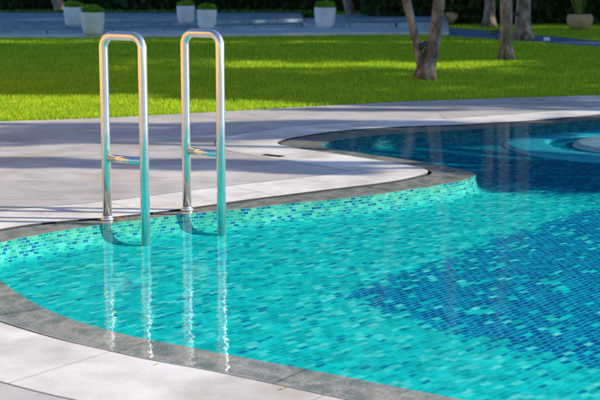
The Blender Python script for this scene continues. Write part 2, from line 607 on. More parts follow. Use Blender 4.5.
def dist_to(poly, p):
    best = 1e9
    px, py = p
    n = len(poly)
    for i in range(n):
        ax, ay = poly[i]
        bx, by = poly[(i + 1) % n]
        dx, dy = bx - ax, by - ay
        L = dx * dx + dy * dy
        t = 0 if L == 0 else max(0, min(1, ((px - ax) * dx + (py - ay) * dy) / L))
        d = (ax + t * dx - px) ** 2 + (ay + t * dy - py) ** 2
        if d < best:
            best = d
    return math.sqrt(best)


def offset(poly, d):
    """outward for d > 0 (poly runs counter-clockwise); loops that fold over are dropped"""
    n = len(poly)
    out = []
    for i in range(n):
        a, b = Vector(poly[i - 1]), Vector(poly[(i + 1) % n])
        t = (b - a).normalized()
        q = (poly[i][0] + t.y * d, poly[i][1] - t.x * d)
        if dist_to(poly, q) > abs(d) * 0.985:
            out.append(q)
    return out


def inside(poly, p):
    x, y = p
    c = False
    n = len(poly)
    j = n - 1
    for i in range(n):
        if (poly[i][1] > y) != (poly[j][1] > y) and x < (poly[j][0] - poly[i][0]) * (y - poly[i][1]) / (poly[j][1] - poly[i][1]) + poly[i][0]:
            c = not c
        j = i
    return c


def sheet(name, loops, z, mat, kind='structure', uv=False):
    pts = [p for lp in loops for p in lp]
    tr = tessellate_polygon([[Vector((x, y, 0)) for x, y in lp] for lp in loops])
    fs = []
    for a, b, c in tr:
        A, B, Cc = pts[a], pts[b], pts[c]
        s = (B[0] - A[0]) * (Cc[1] - A[1]) - (B[1] - A[1]) * (Cc[0] - A[0])
        fs.append((a, b, c) if s > 0 else (a, c, b))
    o = obj(name, [(x, y, z) for x, y in pts], fs, mat, uv=[(x, y) for x, y in pts] if uv else None)
    tag(o, kind=kind)
    return o


def skirt(poly, z0, z1):
    n = len(poly)
    vs, uv, L = [], [], 0.0
    for i in range(n + 1):
        p = poly[i % n]
        if i:
            q = poly[i - 1]
            L += math.hypot(p[0] - q[0], p[1] - q[1])
        vs += [(p[0], p[1], z0), (p[0], p[1], z1)]
        uv += [(L, z0), (L, z1)]
    return vs, [(2 * i, 2 * i + 2, 2 * i + 3, 2 * i + 1) for i in range(n)], uv


# ------------------------------------------------------------------ the pool outline (the slot between deck and wet rim)
near = [G(*p) for p in [(0, 322), (60, 340), (100, 349), (151, 360.5), (200, 369), (254, 380), (300, 390), (341, 399)]]
far = [G(*p) for p in [(0, 229), (24, 225), (60, 221), (107, 217.3), (187, 208), (210, 204.7), (250, 199), (290, 194), (333, 188.6), (370, 184.2),
                       (400, 179.8), (420, 175.3), (429, 171.5), (421, 167.6), (400, 163.8), (382, 160.8), (360, 157.5), (330, 153), (303, 149.4), (286, 146.4),
                       (277, 143), (283, 139.6), (300, 136.2), (340, 130.6), (400, 126.5), (470, 124.0), (540, 119.6), (600, 114.4)]]
slot = near[::-1] + [(-1.27, 4.87), (-1.5, 5.35), (-1.58, 5.78), (-1.5, 6.07)] + far + \
    [(3.2, 11.6), (4.2, 11.5), (5.0, 10.4), (5.2, 8.5), (4.7, 5.6), (3.9, 3.6), (2.7, 2.7), (1.7, 2.75), (0.85, 3.2)]
if area(slot) < 0:
    slot = slot[::-1]
slot = resample(catmull(slot), 0.04)
slot = smooth_poly(slot, 2)

near_i = [G(*p) for p in [(0, 279), (33.5, 301), (67, 316), (100, 326), (134, 335), (167, 341), (200, 347.5), (250, 357), (300, 366), (351, 376), (400, 385.5), (471, 399)]]
far_i = [G(*p) for p in [(0, 241), (24, 236), (60, 229.5), (104, 223), (145, 217.8), (180, 213.5), (215, 210), (250, 207), (290, 202.2), (333, 198.3), (375, 193.5),
                         (405, 189), (432, 185), (458, 180.2), (474, 175.5), (476, 172.2), (462, 168.5), (430, 162.6), (400, 157.6), (380, 154.8),
                         (355, 151.2), (338, 148.8), (325, 146.2), (321, 143.6), (330, 140.6), (360, 136.2), (400, 132.6), (470, 128.8), (540, 124), (600, 118.6)]]
inner = near_i[::-1] + [(-1.29, 5.5), (-1.35, 5.78)] + far_i + \
    [(3.2, 11.25), (4.05, 11.2), (4.72, 10.3), (4.92, 8.5), (4.45, 5.75), (3.7, 3.8), (2.65, 2.97), (1.8, 3.0), (1.0, 3.42)]
if area(inner) < 0:
    inner = inner[::-1]
inner = smooth_poly(resample(catmull(inner), 0.04), 2)

rim_out = offset(slot, -0.022)

# --- deck round the pool
lawn_edge_px = [(-160, 127.5), (-60, 123.8), (0, 121.2), (60, 119.4), (100, 118), (200, 112.6), (300, 107), (400, 101.8), (500, 98.2), (600, 95), (700, 92.2)]
lawn_edge = catmull([(-60, 6.0), (-25, 8.2), (-9, 9.6)] + [G(*p) for p in lawn_edge_px] + [(9, 14.4), (20, 15.5), (60, 17)], closed=False, sub=6)
deck_outer = [(60, -40), (60, 17)] + lawn_edge[::-1][1:-1] + [(-60, 6.0), (-60, -40)]
cop_out = offset(slot, 0.42)
cop_gap = offset(slot, 0.427)
sheet('deck_paving', [deck_outer, cop_gap], 0.0, M['deck_stone'])
# groove under the joint between the deck and the coping
sheet('deck_joint', [offset(slot, 0.46), offset(slot, 0.38)], -0.006, M['grout'])

# coping stones: one ring, radial joints left open
vs, fs = [], []
n = len(slot)
stone = 20
mates = []
for i in range(n):
    a, b = Vector(slot[i - 1]), Vector(slot[(i + 1) % n])
    t = (b - a).normalized()
    nx, ny = t.y, -t.x
    p = slot[i]
    d = 0.42
    while d > 0.06 and dist_to(slot, (p[0] + nx * d, p[1] + ny * d)) < d * 0.985:
        d -= 0.01
    mates.append((p[0] + nx * d, p[1] + ny * d))
for i in range(n):
    j = (i + 1) % n
    f0 = 0.06 if i % stone == 0 else 0.0
    a0 = tuple(Vector(slot[i]).lerp(Vector(slot[j]), f0))
    b0 = tuple(Vector(mates[i]).lerp(Vector(mates[j]), f0))
    k = len(vs)
    vs += [(*a0, 0.0), (*slot[j], 0.0), (*mates[j], 0.0), (*b0, 0.0)]
    fs += [(k + 1, k, k + 3, k + 2)]
tag(obj('pool_coping', vs, fs, M['coping_stone']), kind='structure')
sheet('coping_bed', [offset(slot, 0.41), offset(slot, 0.004)], -0.0065, M['grout'])

# slot drain
vs, fs, _ = skirt(offset(slot, 0.003), -0.09, -0.001)
tag(obj('drain_channel', vs, fs, M['dark_gap']), kind='structure')
sheet('drain_bed', [offset(slot, 0.02), offset(slot, -0.05)], -0.07, M['dark_gap'])

# wet granite rim under its film of water, pool walls, floor, water
rim = sheet('wet_rim', [rim_out, inner], RIM_Z, M['wet_granite'])
prof = [(0.0, RIM_Z), (0.001, -0.025), (0.006, -0.050), (0.013, -0.075), (0.028, -0.091), (0.050, -0.1005), (0.080, -0.1046), (0.10, -0.1065)]
ni = len(inner)
norms = []
for i in range(ni):
    a, b = Vector(inner[i - 2]), Vector(inner[(i + 2) % ni])
    t = (b - a).normalized()
    norms.append((-t.y, t.x))
for _ in range(4):
    norms = [((norms[i - 1][0] + 2 * norms[i][0] + norms[(i + 1) % ni][0]) / 4, (norms[i - 1][1] + 2 * norms[i][1] + norms[(i + 1) % ni][1]) / 4) for i in range(ni)]
vs, fs, uv, Ls = [], [], [], 0.0
for i in range(ni + 1):
    p, nn = inner[i % ni], norms[i % ni]
    if i:
        Ls += math.dist(inner[i - 1], p)
    pl, prev = 0.0, None
    for d, z in prof:
        if prev:
            pl += math.hypot(d - prev[0], z - prev[1])
        prev = (d, z)
        vs.append((p[0] + nn[0] * d, p[1] + nn[1] * d, z))
        uv.append((Ls, -pl))
m = len(prof)
for i in range(ni):
    for q in range(m - 1):
        fs.append((i * m + q, i * m + q + 1, (i + 1) * m + q + 1, (i + 1) * m + q))
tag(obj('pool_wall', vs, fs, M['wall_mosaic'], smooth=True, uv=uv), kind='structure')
vs, fs, uv = skirt(rim_out, -0.08, RIM_Z)
tag(obj('rim_edge', vs, fs, M['dark_gap']), kind='structure')
sheet('pool_floor', [offset(inner, 0.05)], FLOOR_Z, M['floor_mosaic'], uv=True)
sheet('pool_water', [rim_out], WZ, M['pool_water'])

# joints between the granite pieces of the rim
vs, fs = [], []
for i in range(0, len(inner), 15):
    a, b = Vector(inner[i - 1]), Vector(inner[(i + 1) % len(inner)])
    t = (b - a).normalized()
    p = Vector(inner[i])
    nrm = Vector((t.y, -t.x))
    d = 0.02
    while d < 0.5 and inside(rim_out, tuple(p + nrm * (d + 0.01))):
        d += 0.01
    k = len(vs)
    for q, w in ((p + nrm * 0.004, 0.0022), (p + nrm * d, 0.0022)):
        vs += [(*(q - t * w), RIM_Z + 0.003), (*(q + t * w), RIM_Z + 0.003)]
    fs.append((k, k + 1, k + 3, k + 2))
tag(obj('rim_joints', vs, fs, M['grout']), kind='structure')

# submerged round seat in the far part of the pool
spa_c = (2.42, 9.93)
mb = MB()
mb.lathe([(0.62, -0.12), (0.63, -0.088), (0.66, -0.082), (0.91, -0.082), (0.935, -0.088), (0.95, -0.12)], (*spa_c, 0), 72)
sp = empty('round_pool_seat', (spa_c[0], spa_c[1], FLOOR_Z))
tag(sp, 'pale aqua round seat ring under the water at the far right of the pool', 'pool seat')
o = mb.build('seat_ring', M['spa_tile'], sp, True)
o.location = (-spa_c[0], -spa_c[1], -FLOOR_Z)
mb = MB()
mb.lathe([(0.0, -0.066), (0.2, -0.067), (0.40, -0.072), (0.44, -0.08), (0.46, -0.12)], (*spa_c, 0), 64)
o = mb.build('centre_pad', M['spa_pale'], sp, True)
o.location = (-spa_c[0], -spa_c[1], -FLOOR_Z)

# ------------------------------------------------------------------ ground, path, terrace
lawn_poly = [(-60, 6.0)] + lawn_edge[1:-1] + [(60, 17), (90, 90), (-90, 90)]
sheet('lawn', [lawn_poly], -0.008, M['lawn_soil'])
big = 900
sheet('ground', [[(-big, -big), (big, -big), (big, big), (-big, big)]], -0.6, M['lawn_soil'])
path_poly = [G(440, 35.5), G(480, 38.5), G(540, 42.5), G(600, 47.6), G(700, 57), G(900, 74), G(900, 63), G(700, 49), G(600, 41), G(540, 35.5), G(480, 30), G(440, 27.5)]
sheet('path', [path_poly], 0.004, M['path_stone'])

# terrace: low kerb course and two wide steps behind the lawn
def px(*pts, z=0.0):
    return [G(u, v, z) for u, v in pts]


te = empty('stone_terrace', (0, 24, 0))
tag(te, 'low blue grey stone terrace steps between the lawn and the dark hedge', 'terrace')
mb = MB()
mb.prism(px((-160, 40), (0, 38.2), (100, 38), (240, 37), (330, 35.6), (449, 35), (447, 20), (300, 16), (-160, 16)), 0.0, 0.055)
o = mb.build('kerb_course', M['kerb_stone'], te)
o.location = (0, -24, 0)
mb = MB()
z = 0.055
mb.prism(px((-160, 36.5, ), (0, 34.6), (90, 33.0), (200, 30.2), (300, 27.4), (306, 25.0), (300, 14.5), (-160, 14.5), z=z), 0.055, 0.11)
o = mb.build('step', M['terrace_stone'], te)
o.location = (0, -24, 0)
mb = MB()
z = 0.11
mb.prism(px((-160, 30), (0, 29.0), (120, 27), (240, 23.5), (303, 21.5), (300, 13), (-160, 13), z=z), 0.11, 0.165)
o = mb.build('step', M['terrace_stone'], te)
o.location = (0, -24, 0)
mb = MB()
z = 0.055
mb.prism(px((345, 28.0), (446, 27.0), (446, 19), (345, 18), z=z), 0.055, 0.14)
o = mb.build('step', M['terrace_stone'], te)
o.location = (0, -24, 0)

mulch = sheet('planting_bed', [px((-160, 15), (60, 15), (300, 13), (300, -4), (-160, -4))], 0.002, M['mulch'])

# ------------------------------------------------------------------ grass blades
gv, gf = [], []
NB = 290000
tries = 0
cnt = 0
while cnt < NB and tries < NB * 4:
    tries += 1
    # denser near the deck edge, thinning with distance
    y = 10.0 + 17.0 * random.random() ** 1.7
    hw = 0.31 * y + 1.4
    x = random.uniform(-hw, hw)
    # lawn edge row at this x
    ex = None
    if y < 14:
        for i in range(len(lawn_edge) - 1):
            if lawn_edge[i][0] <= x < lawn_edge[i + 1][0]:
                f = (x - lawn_edge[i][0]) / (lawn_edge[i + 1][0] - lawn_edge[i][0])
                ex = lawn_edge[i][1] * (1 - f) + lawn_edge[i + 1][1] * f
                break
        if ex is None or y < ex + 0.01 + 0.03 * mnoise.noise(Vector((x * 3, 0, 0))):
            continue
    if y > 19.5:
        if inside(path_poly, (x, y)):
            continue
        lim = 22.6 + (x + 4.9) * 0.18 if x < 2.45 else 60
        if y > lim:
            continue
    cnt += 1
    far_k = min(1.0, max(0.0, (y - 10) / 12))
    clump = 0.6 + 0.7 * (mnoise.noise(Vector((x * 2.2, y * 2.2, 3))) * 0.5 + 0.5)
    h = random.uniform(0.018, 0.036) * clump
    w = random.uniform(0.002, 0.004) * (1 + 1.6 * far_k)
    a = random.uniform(0, PI)
    lx, ly = random.gauss(0, 0.014), random.gauss(0, 0.014)
    ca, sa = math.cos(a) * w, math.sin(a) * w
    k = len(gv)
    gv += [(x - ca, y - sa, -0.008), (x + ca, y + sa, -0.008), (x + lx, y + ly, h)]
    gf.append((k, k + 1, k + 2))
tag(obj('lawn_grass', gv, gf, M['grass_blade']), 'short mown bright green grass of the lawn behind the deck', 'grass', kind='stuff')

# ------------------------------------------------------------------ handrails


def arc_path(p0, corner, p1, r, seg=6):
    """fillet between two straight runs"""
    c = Vector(corner)
    a = (Vector(p0) - c).normalized()
    b = (Vector(p1) - c).normalized()
    half = math.acos(max(-1, min(1, a.dot(b)))) / 2
    tl = r / math.tan(half)
    s, e = c + a * tl, c + b * tl
    cen = c + (a + b).normalized() * (r / math.sin(half))
    u, w = s - cen, e - cen
    ang = math.acos(max(-1, min(1, u.dot(w) / (u.length * w.length))))
    out = []
    for i in range(seg + 1):
        t = i / seg
        out.append(cen + (u * math.sin((1 - t) * ang) + w * math.sin(t * ang)) / math.sin(ang))
    return out


def handrail(far_px, near_px, top_v, bar_v, label):
    fx, fy = G(*far_px)
    nx, ny = G(*near_px)
    root = empty('pool_handrail', (fx, fy, 0))
    tag(root, label, 'handrail', 'steel handrails of the pool ladder')
    d = Vector((nx - fx, ny - fy, 0))
    zt = height_at(fx, fy, top_v)
    zb = height_at(fx, fy, bar_v)
    A0, A1 = Vector((0, 0, 0.0)), Vector((0, 0, zt))
    B1, B0 = d + Vector((0, 0, zt)), d + Vector((0, 0, FLOOR_Z + 0.002))
    r = 0.0215
    R = 0.055
    path = [A0, Vector((0, 0, zt * 0.5))] + arc_path(A0, A1, B1, R, 7) + arc_path(A1, B1, B0, R, 7) + [d + Vector((0, 0, zt * 0.5)), B0]
    mb = MB()
    mb.tube(path, r, 28)
    mb.build('rail_tube', M['polished_steel'], root, True)
    mb = MB()
    u = d.normalized()
    mb.tube([Vector((0, 0, zb)) + u * (r - 0.004), d + Vector((0, 0, zb)) - u * (r - 0.004)], 0.018, 24)
    mb.build('crossbar', M['polished_steel'], root, True)
    mb = MB()
    mb.lathe([(0.0220, 0.018), (0.0235, 0.0165), (0.0255, 0.009), (0.031, 0.0065), (0.0325, 0.004), (0.0325, 0.0005)], (0, 0, 0), 36)
    mb.build('flange', M['satin_steel'], root, True)
    return root


handrail((107.5, 219), (145.5, 223.5), 35.2, 157.8, 'left polished steel handrail loop with crossbar standing at the pool edge')
handrail((187, 209.6), (221.5, 213.8), 32.4, 150.6, 'right polished steel handrail loop with crossbar standing at the pool edge')

# ------------------------------------------------------------------ pots


def leafy_dome(r, h, nl, size, z0):
    mb = MB()
    for _ in range(nl):
        a = random.uniform(0, 2 * PI)
        q = math.sqrt(random.random())
        rr = r * q * (0.94 + 0.12 * random.random())
        top = h * (1 - 0.35 * q ** 3) * (0.75 + 0.25 * (mnoise.noise(Vector((rr * math.cos(a) * 9, rr * math.sin(a) * 9, z0))) + 0.5))
        mb.leaf((rr * math.cos(a), rr * math.sin(a), z0 + random.uniform(0.02, 1) * top), size * random.uniform(0.7, 1.3), 0.5)
    return mb


def white_pot(label_plant_h=0.19):
    root = empty('planter_pot', (0, 0, 0))
    H, R = 0.37, 0.205
    mb = MB()
    mb.lathe([(0.0, 0.001), (0.135, 0.001), (0.152, 0.010), (0.168, 0.05), (0.183, 0.12), (0.193, 0.22), (0.198, 0.31), (0.199, H - 0.006), (0.196, H),
              (0.180, H), (0.176, H - 0.01), (0.172, H - 0.05), (0.0, H - 0.05)], (0, 0, 0), 48)
    mb.build('pot', M['white_pot'], root, True)
    s = MB()
    s.lathe([(0.0, H - 0.046), (0.1, H - 0.04), (0.170, H - 0.047)], (0, 0, 0), 24)
    s.build('potting_soil', M['soil'], root, True)
    leafy_dome(0.185, label_plant_h, 900, 0.05, H - 0.05).build('clipped_plant', M['pot_leaf'], root)
    return root


# u, v of the pot foot, level it stands on, pot height in photo pixels, label
pots = [(93, 34.4, 0.055, 22, 'white tapered pot with clipped green plant, front pot of the pair at the left'),
        (74, 25.8, 0.165, 18.5, 'white tapered pot with green plant half hidden behind the front left pot'),
        (207, 28.2, 0.11, 18.5, 'white pot with dense green plant behind the top of the right handrail'),
        (186, 23.0, 0.165, 17, 'white pot with thin green plant, hindmost left of the pot behind the right handrail'),
        (325, 27.6, 0.055, 20, 'single white pot with sparse green plant on the kerb right of the rails')]
proto = white_pot()
for i, (u, v, z, hp, lab) in enumerate(pots):
    o = proto if i == 0 else copy_tree(proto)
    x, y = G(u, v, z)
    o.location = (x, y, z)
    s = hp * y / F / 0.37
    o.scale = (s, s, s)
    o.rotation_euler.z = i * 1.3
    tag(o, lab, 'planter', 'white planters on the terrace')


def tan_pot(u, v, wpx, lab, plant):
    x, y = G(u, v)
    R = wpx * y / F / 2
    root = empty('round_pot', (x, y, 0))
    tag(root, lab, 'planter', 'round tan planters by the hedge')
    mb = MB()
    mb.lathe([(0.0, 0.001), (R * 0.55, 0.001), (R * 0.8, R * 0.25), (R * 0.98, R * 0.62), (R, R * 0.85), (R * 0.95, R * 1.1), (R * 0.9, R * 1.22), (R * 0.84, R * 1.22),
              (R * 0.84, R * 1.08), (0.0, R * 1.08)], (0, 0, 0), 40)
    mb.build('pot', M['tan_pot'], root, True)
    mb = MB()
    for k in range(plant):
        a = random.uniform(0, 2 * PI)
        ln = random.uniform(0.5, 0.9)
        sp = random.uniform(0.08, 0.45)
        d = Vector((math.cos(a), math.sin(a), 0))
        s = Vector((-math.sin(a), math.cos(a), 0))
        vsx, prev = [], None
        for q in range(6):
            t = q / 5
            c = d * (R * 0.25 + ln * sp * t) + Vector((0, 0, R * 1.05 + ln * (t - 0.25 * sp * t * t)))
            w = 0.028 * (1 - t) ** 0.6 + 0.002
            vsx += [tuple(c - s * w), tuple(c + s * w)]
        mb.add(vsx, [(2 * q, 2 * q + 1, 2 * q + 3, 2 * q + 2) for q in range(5)])
    mb.build('spiky_plant', M['yucca_leaf'], root)
    return root


tan_pot(579.5, 30.2, 26, 'round tan clay pot with upright spiky plant at the far right by the hedge', 26)
tan_pot(449, 23.0, 18, 'round tan clay pot partly hidden behind the forked tree trunk', 14)

# ------------------------------------------------------------------ trees


def stem_points(pxs, y, jitter=0.0):
    """trunk centre line from photo pixels, standing on depth y"""
    out = []
    for u, v in pxs:
        b = -(v - 200) / F
        dy = math.cos(PITCH) + b * math.sin(PITCH)
        dz = -math.sin(PITCH) + b * math.cos(PITCH)
        t = y / dy
        out.append(Vector(((u - 300) / F * t, y, CH + dz * t)))
    return out


def extend(pts, top_z, lean=(0.0, 0.0), n=5):
    a, b = pts[-2], pts[-1]
    out = list(pts)
    for k in range(1, n + 1):
        t = k / n
        z = b.z + (top_z - b.z) * t
        out.append(Vector((b.x + lean[0] * t + 0.05 * math.sin(3 * t), b.y + lean[1] * t, z)))
    return out


def dense(pts, step=0.12):
    p2 = []
    for i in range(len(pts) - 1):
        L = (pts[i + 1] - pts[i]).length
        m = max(1, int(L / step))
        for k in range(m):
            p2.append(pts[i].lerp(pts[i + 1], k / m))
    p2.append(pts[-1])
    return p2


def crown(mb, c, rad, nclump, nleaf, size, clump_r):
    for _ in range(nclump):
        d = Vector((random.gauss(0, 1), random.gauss(0, 1), random.gauss(0, 1))).normalized()
        q = random.random() ** 0.45
        cc = Vector((c[0] + d.x * rad[0] * q, c[1] + d.y * rad[1] * q, c[2] + d.z * rad[2] * q))
        for _ in range(nleaf // nclump):
            e = Vector((random.gauss(0, 1), random.gauss(0, 1), random.gauss(0, 0.7))) * clump_r * 0.55
            mb.leaf(cc + e, size * random.uniform(0.6, 1.4))


def garden_tree(name, stems, label, cc, rad, nleaf=5000, group='trees on the lawn'):
    """stems: list of (points, radii)"""
    base = stems[0][0][0]
    root = empty(name, (base.x, base.y, 0))
    tag(root, label, 'tree', group)
    for q, (pts, radii) in enumerate(stems):
        dp = dense(pts)
        L = [0.0]
        for i in range(1, len(pts)):
            L.append(L[-1] + (pts[i] - pts[i - 1]).length)
        dr = []
        acc = 0.0
        for i, p in enumerate(dp):
            if i:
                acc += (p - dp[i - 1]).length
            k = 0
            while k < len(L) - 2 and acc > L[k + 1]:
                k += 1
            f = 0 if L[k + 1] == L[k] else min(1, (acc - L[k]) / (L[k + 1] - L[k]))
            r = radii[k] * (1 - f) + radii[k + 1] * f
            if q == 0 and p.z < 0.25:
                r *= 1 + 0.6 * (1 - max(0, p.z) / 0.25) ** 2
            dr.append(r)
        mb = MB()
        mb.tube([p - Vector((base.x, base.y, 0)) for p in dp], dr, 20, True, 0.22, q * 7 + base.x)
        top = dp[-1] - Vector((base.x, base.y, 0))
        # limbs into the crown
        for k in range(4):
            a = k * 1.7 + base.x
            e = Vector((cc[0] - base.x + rad[0] * 0.6 * math.cos(a), cc[1] - base.y + rad[1] * 0.6 * math.sin(a), cc[2] + rad[2] * random.uniform(-0.2, 0.5)))
            m = top.lerp(e, 0.5) + Vector((0, 0, 0.25))
            mb.tube([top - Vector((0, 0, 0.1)), m, e], [dr[-1] * 0.7, dr[-1] * 0.4, dr[-1] * 0.12], 8)
        mb.build('trunk', M['bark'], root, True)
    mb = MB()
    crown(mb, (cc[0] - base.x, cc[1] - base.y, cc[2]), rad, 40, nleaf, 0.2, 0.55)
    mb.build('crown', M['tree_leaf'], root)
    return root


k14 = 14.466 / F
s1 = stem_points([(424, 79), (427.5, 66), (432, 50), (435.5, 34), (437.5, 18), (440, -6)], 14.47)
s2 = stem_points([(422, 74), (420, 60), (417.0, 45), (413, 28), (408.5, 8), (405, -6)], 14.47)
garden_tree('forked_tree', [(extend(s1, 3.2, (0.2, 0)), [k14 * q for q in (8.2, 7.6, 6.8, 6.4, 6.2, 6.0, 5.6, 5.2, 5, 4.6, 4.2)]),
                            (extend(s2, 3.0, (-0.4, 0)), [k14 * q for q in (4.6, 4.5, 4.3, 4.3, 4.3, 4.2, 4, 3.8, 3.6, 3.4, 3.2)])],
            'forked tree with two leaning grey brown trunks standing on the lawn', (1.3, 14.6, 4.6), (2.2, 1.2, 1.6), 3500)
k17 = 17.49 / F
s = stem_points([(505.5, 59.5), (506, 45), (506.2, 30), (506.2, 14), (506.4, -6)], 17.49)
garden_tree('straight_tree', [(extend(s, 3.4), [k17 * q for q in (6.2, 6.1, 6.0, 5.9, 5.8, 5.6, 5.4, 5.2, 5, 4.8)])],
            'straight pale barked tree trunk on the lawn, nearest of the right trunks', (2.8, 17.6, 5.2), (2.2, 1.6, 1.9), 4000)
k22 = 22.0 / F
s = stem_points([(524, 39.6), (523.5, 28), (523, 14), (524, -6)], 22.0)
garden_tree('stout_tree', [(extend(s, 3.4), [k22 * q for q in (7.6, 7.6, 7.4, 7.4, 7, 6.6, 6.2, 6, 5.6)])],
            'stout grey tree trunk at the path edge behind the straight tree', (3.6, 22.0, 5.4), (2.6, 2.0, 2.2), 4500)
k27 = 26.5 / F
s = stem_points([(489, 27.5), (489.5, 16), (490, -6)], 26.5)
garden_tree('shaded_tree', [(extend(s, 3.2), [k27 * q for q in (5.5, 5.2, 5, 5, 4.8, 4.6, 4.4, 4.2)])],
            'dim tree trunk in shade beyond the path, left of the straight tree', (3.6, 27, 5.2), (2.4, 2, 2.0), 4000)
k31 = 31.5 / F
s = stem_points([(62, 15.5), (59, 6), (55, -6)], 31.5)
garden_tree('leaning_tree', [(extend(s, 3.4, (-0.5, 0)), [k31 * q for q in (6.5, 5.6, 5.2, 5, 4.8, 4.6, 4.4, 4.2)])],
            'leaning purple grey tree trunk in shade behind the left pots', (-5.9, 31.8, 5.4), (2.6, 1.6, 2.2), 4500)
s = stem_points([(352, 18), (349, 6), (346, -6)], 29.5)
k = 29.5 / F
garden_tree('dim_tree', [(extend(s, 3.2, (0.2, 0)), [k * q for q in (5.5, 5, 4.6, 4.6, 4.4, 4.2, 4, 4)])],
            'barely lit tree trunk in deep shade right of the single white pot', (1.1, 29.8, 5.2), (2.4, 1.4, 2.0), 4000)

# ------------------------------------------------------------------ spotlights on trunks, small lamp box


def spotlight(at, aim, label):
    root = empty('garden_spotlight', at)
    root.scale = (0.62, 0.62, 0.62)
    tag(root, label, 'spotlight', 'black spotlights strapped to the trunks')
    d = Vector(aim).normalized()
    mb = MB()
    mb.tube([-d * 0.07, -d * 0.05, d * 0.05, d * 0.09], [0.028, 0.042, 0.045, 0.055], 18)
    head = mb.build('lamp_head', M['black_metal'], root, True)
    mb = MB()
    mb.tube([d * 0.0905, d * 0.093], 0.047, 18)
    mb.build('lens', M['window_glass'], head, True)
    mb = MB()
    mb.tube([(0, 0, 0), (0, 0.0, -0.05), (0.03 if d.x < 0 else -0.03, 0.0, -0.14)], 0.012, 10)
    mb.build('bracket', M['black_metal'], root, True)
    return root


def at_px(u, v, y):
    return stem_points([(u, v)], y)[0]


spotlight(at_px(423.5, 44.5, 14.36), (-0.6, -0.1, -0.35), 'black spotlight in the fork of the double trunk')
spotlight(at_px(495.5, 32, 17.36), (-1, -0.2, -0.25), 'black spotlight on the left side of the straight trunk')
spotlight(at_px(514.8, 14, 21.8), (1, -0.3, 0.1), 'black spotlight between the straight trunk and the stout trunk')
x, y = G(546.5, 41.8)
root = empty('path_light', (x, y, 0))
tag(root, 'small white box light at the near edge of the blue path', 'path light')
mb = MB()
mb.box((0, 0, 0.045), (0.085, 0.07, 0.05))
mb.build('lamp_box', M['white_plastic'], root)
mb = MB()
mb.tube([(0, 0, -0.005), (0, 0, 0.02)], 0.018, 12)
mb.build('stem', M['black_metal'], root)

# ------------------------------------------------------------------ hedges and the dark trees behind


def hedge(name, label, x0, x1, y0, y1, z1, nl, size, mat, curve=0.0):
    root = empty(name, ((x0 + x1) / 2, (y0 + y1) / 2, 0))
    tag(root, label, 'hedge')
    cx, cy = (x0 + x1) / 2, (y0 + y1) / 2
    mb = MB()
    for _ in range(nl):
        x = random.uniform(x0, x1)
        face = random.random()
        wob = 0.5 * size * mnoise.noise(Vector((x * 1.7, 0, random.random() * 0 + 1)))
        if face < 0.62:
            y, z = y0 + abs(random.gauss(0, size * 1.2)) + wob, random.uniform(0.0, z1)
        elif face < 0.9:
            y, z = random.uniform(y0, y1), z1 - abs(random.gauss(0, size))
        else:
            y, z = random.uniform(y0, y1), random.uniform(0, z1)
        z *= 1 + 0.06 * mnoise.noise(Vector((x * 0.8, y, 0)))
        mb.leaf((x - cx, y - cy, z + size * 0.3), size * random.uniform(0.6, 1.4))
    mb.build('foliage', mat, root)
    mb = MB()
    mb.box((0, 0.1, z1 * 0.46), ((x1 - x0) - 0.1, (y1 - y0) * 0.7, z1 * 0.9))
    mb.build('branches', M['dark_leaf'], root)
    return root


hedge('low_hedge', 'low clipped green hedge strip at the back of the left terrace', -8.5, 0.4, 29.6, 30.3, 0.17, 9000, 0.09, M['low_hedge_leaf'])
hedge('tall_hedge', 'tall dark hedge closing the back of the left garden', -16, 4.0, 35.5, 37.5, 3.0, 16000, 0.22, M['hedge_leaf'])
hedge('boundary_hedge', 'tall nearly black hedge behind the path and the round pots on the right', 1.25, 14, 28.2, 30.5, 3.2, 18000, 0.2, M['hedge_leaf'])


def backdrop_tree(x, y, h, r, label, proto=[None]):
    if proto[0] is None:
        root = empty('dark_tree', (x, y, 0))
        mb = MB()
        mb.tube(dense([Vector((0, 0, -0.05)), Vector((0.1, 0, 2.0)), Vector((0.0, 0.1, 4.0)), Vector((0.1, 0, 7.0))], 0.3), 0.2, 12, True, 0.2)
        mb.build('trunk', M['bark'], root, True)
        mb = MB()
        crown(mb, (0, 0, 5.6), (2.4, 2.2, 4.0), 110, 9000, 0.34, 0.75)
        mb.build('crown', M['dark_leaf'], root)
        proto[0] = root
    else:
        root = copy_tree(proto[0])
    root.location = (x, y, 0)
    root.scale = (r, r, h)
    root.rotation_euler.z = x * 1.7
    tag(root, label, 'tree', 'dark trees behind the hedges')
    return root


for i, (x, y, h, r) in enumerate([(-15, 41, 1.3, 1.3), (-11, 40, 1.15, 1.2), (-7.4, 41, 1.35, 1.2), (-3.6, 40, 1.2, 1.25), (0.2, 39, 1.3, 1.2),
                                  (4.0, 36, 1.2, 1.25), (7.6, 35, 1.35, 1.2), (11.4, 34, 1.2, 1.25), (15.5, 33, 1.3, 1.3),
                                  (-13, 45, 1.8, 1.5), (-8.8, 45.5, 1.7, 1.5), (-5, 44.5, 1.8, 1.5), (-1.6, 44, 1.7, 1.5), (2.2, 42.5, 1.8, 1.5),
                                  (5.8, 40.5, 1.75, 1.5), (9.6, 39.5, 1.8, 1.5), (13.5, 39, 1.7, 1.5)]):
    backdrop_tree(x, y, h, r, 'dense dark evergreen tree rising behind the tall hedges')

# ------------------------------------------------------------------ shade trees standing to the right of the pool (their shadows fall across the deck and lawn)


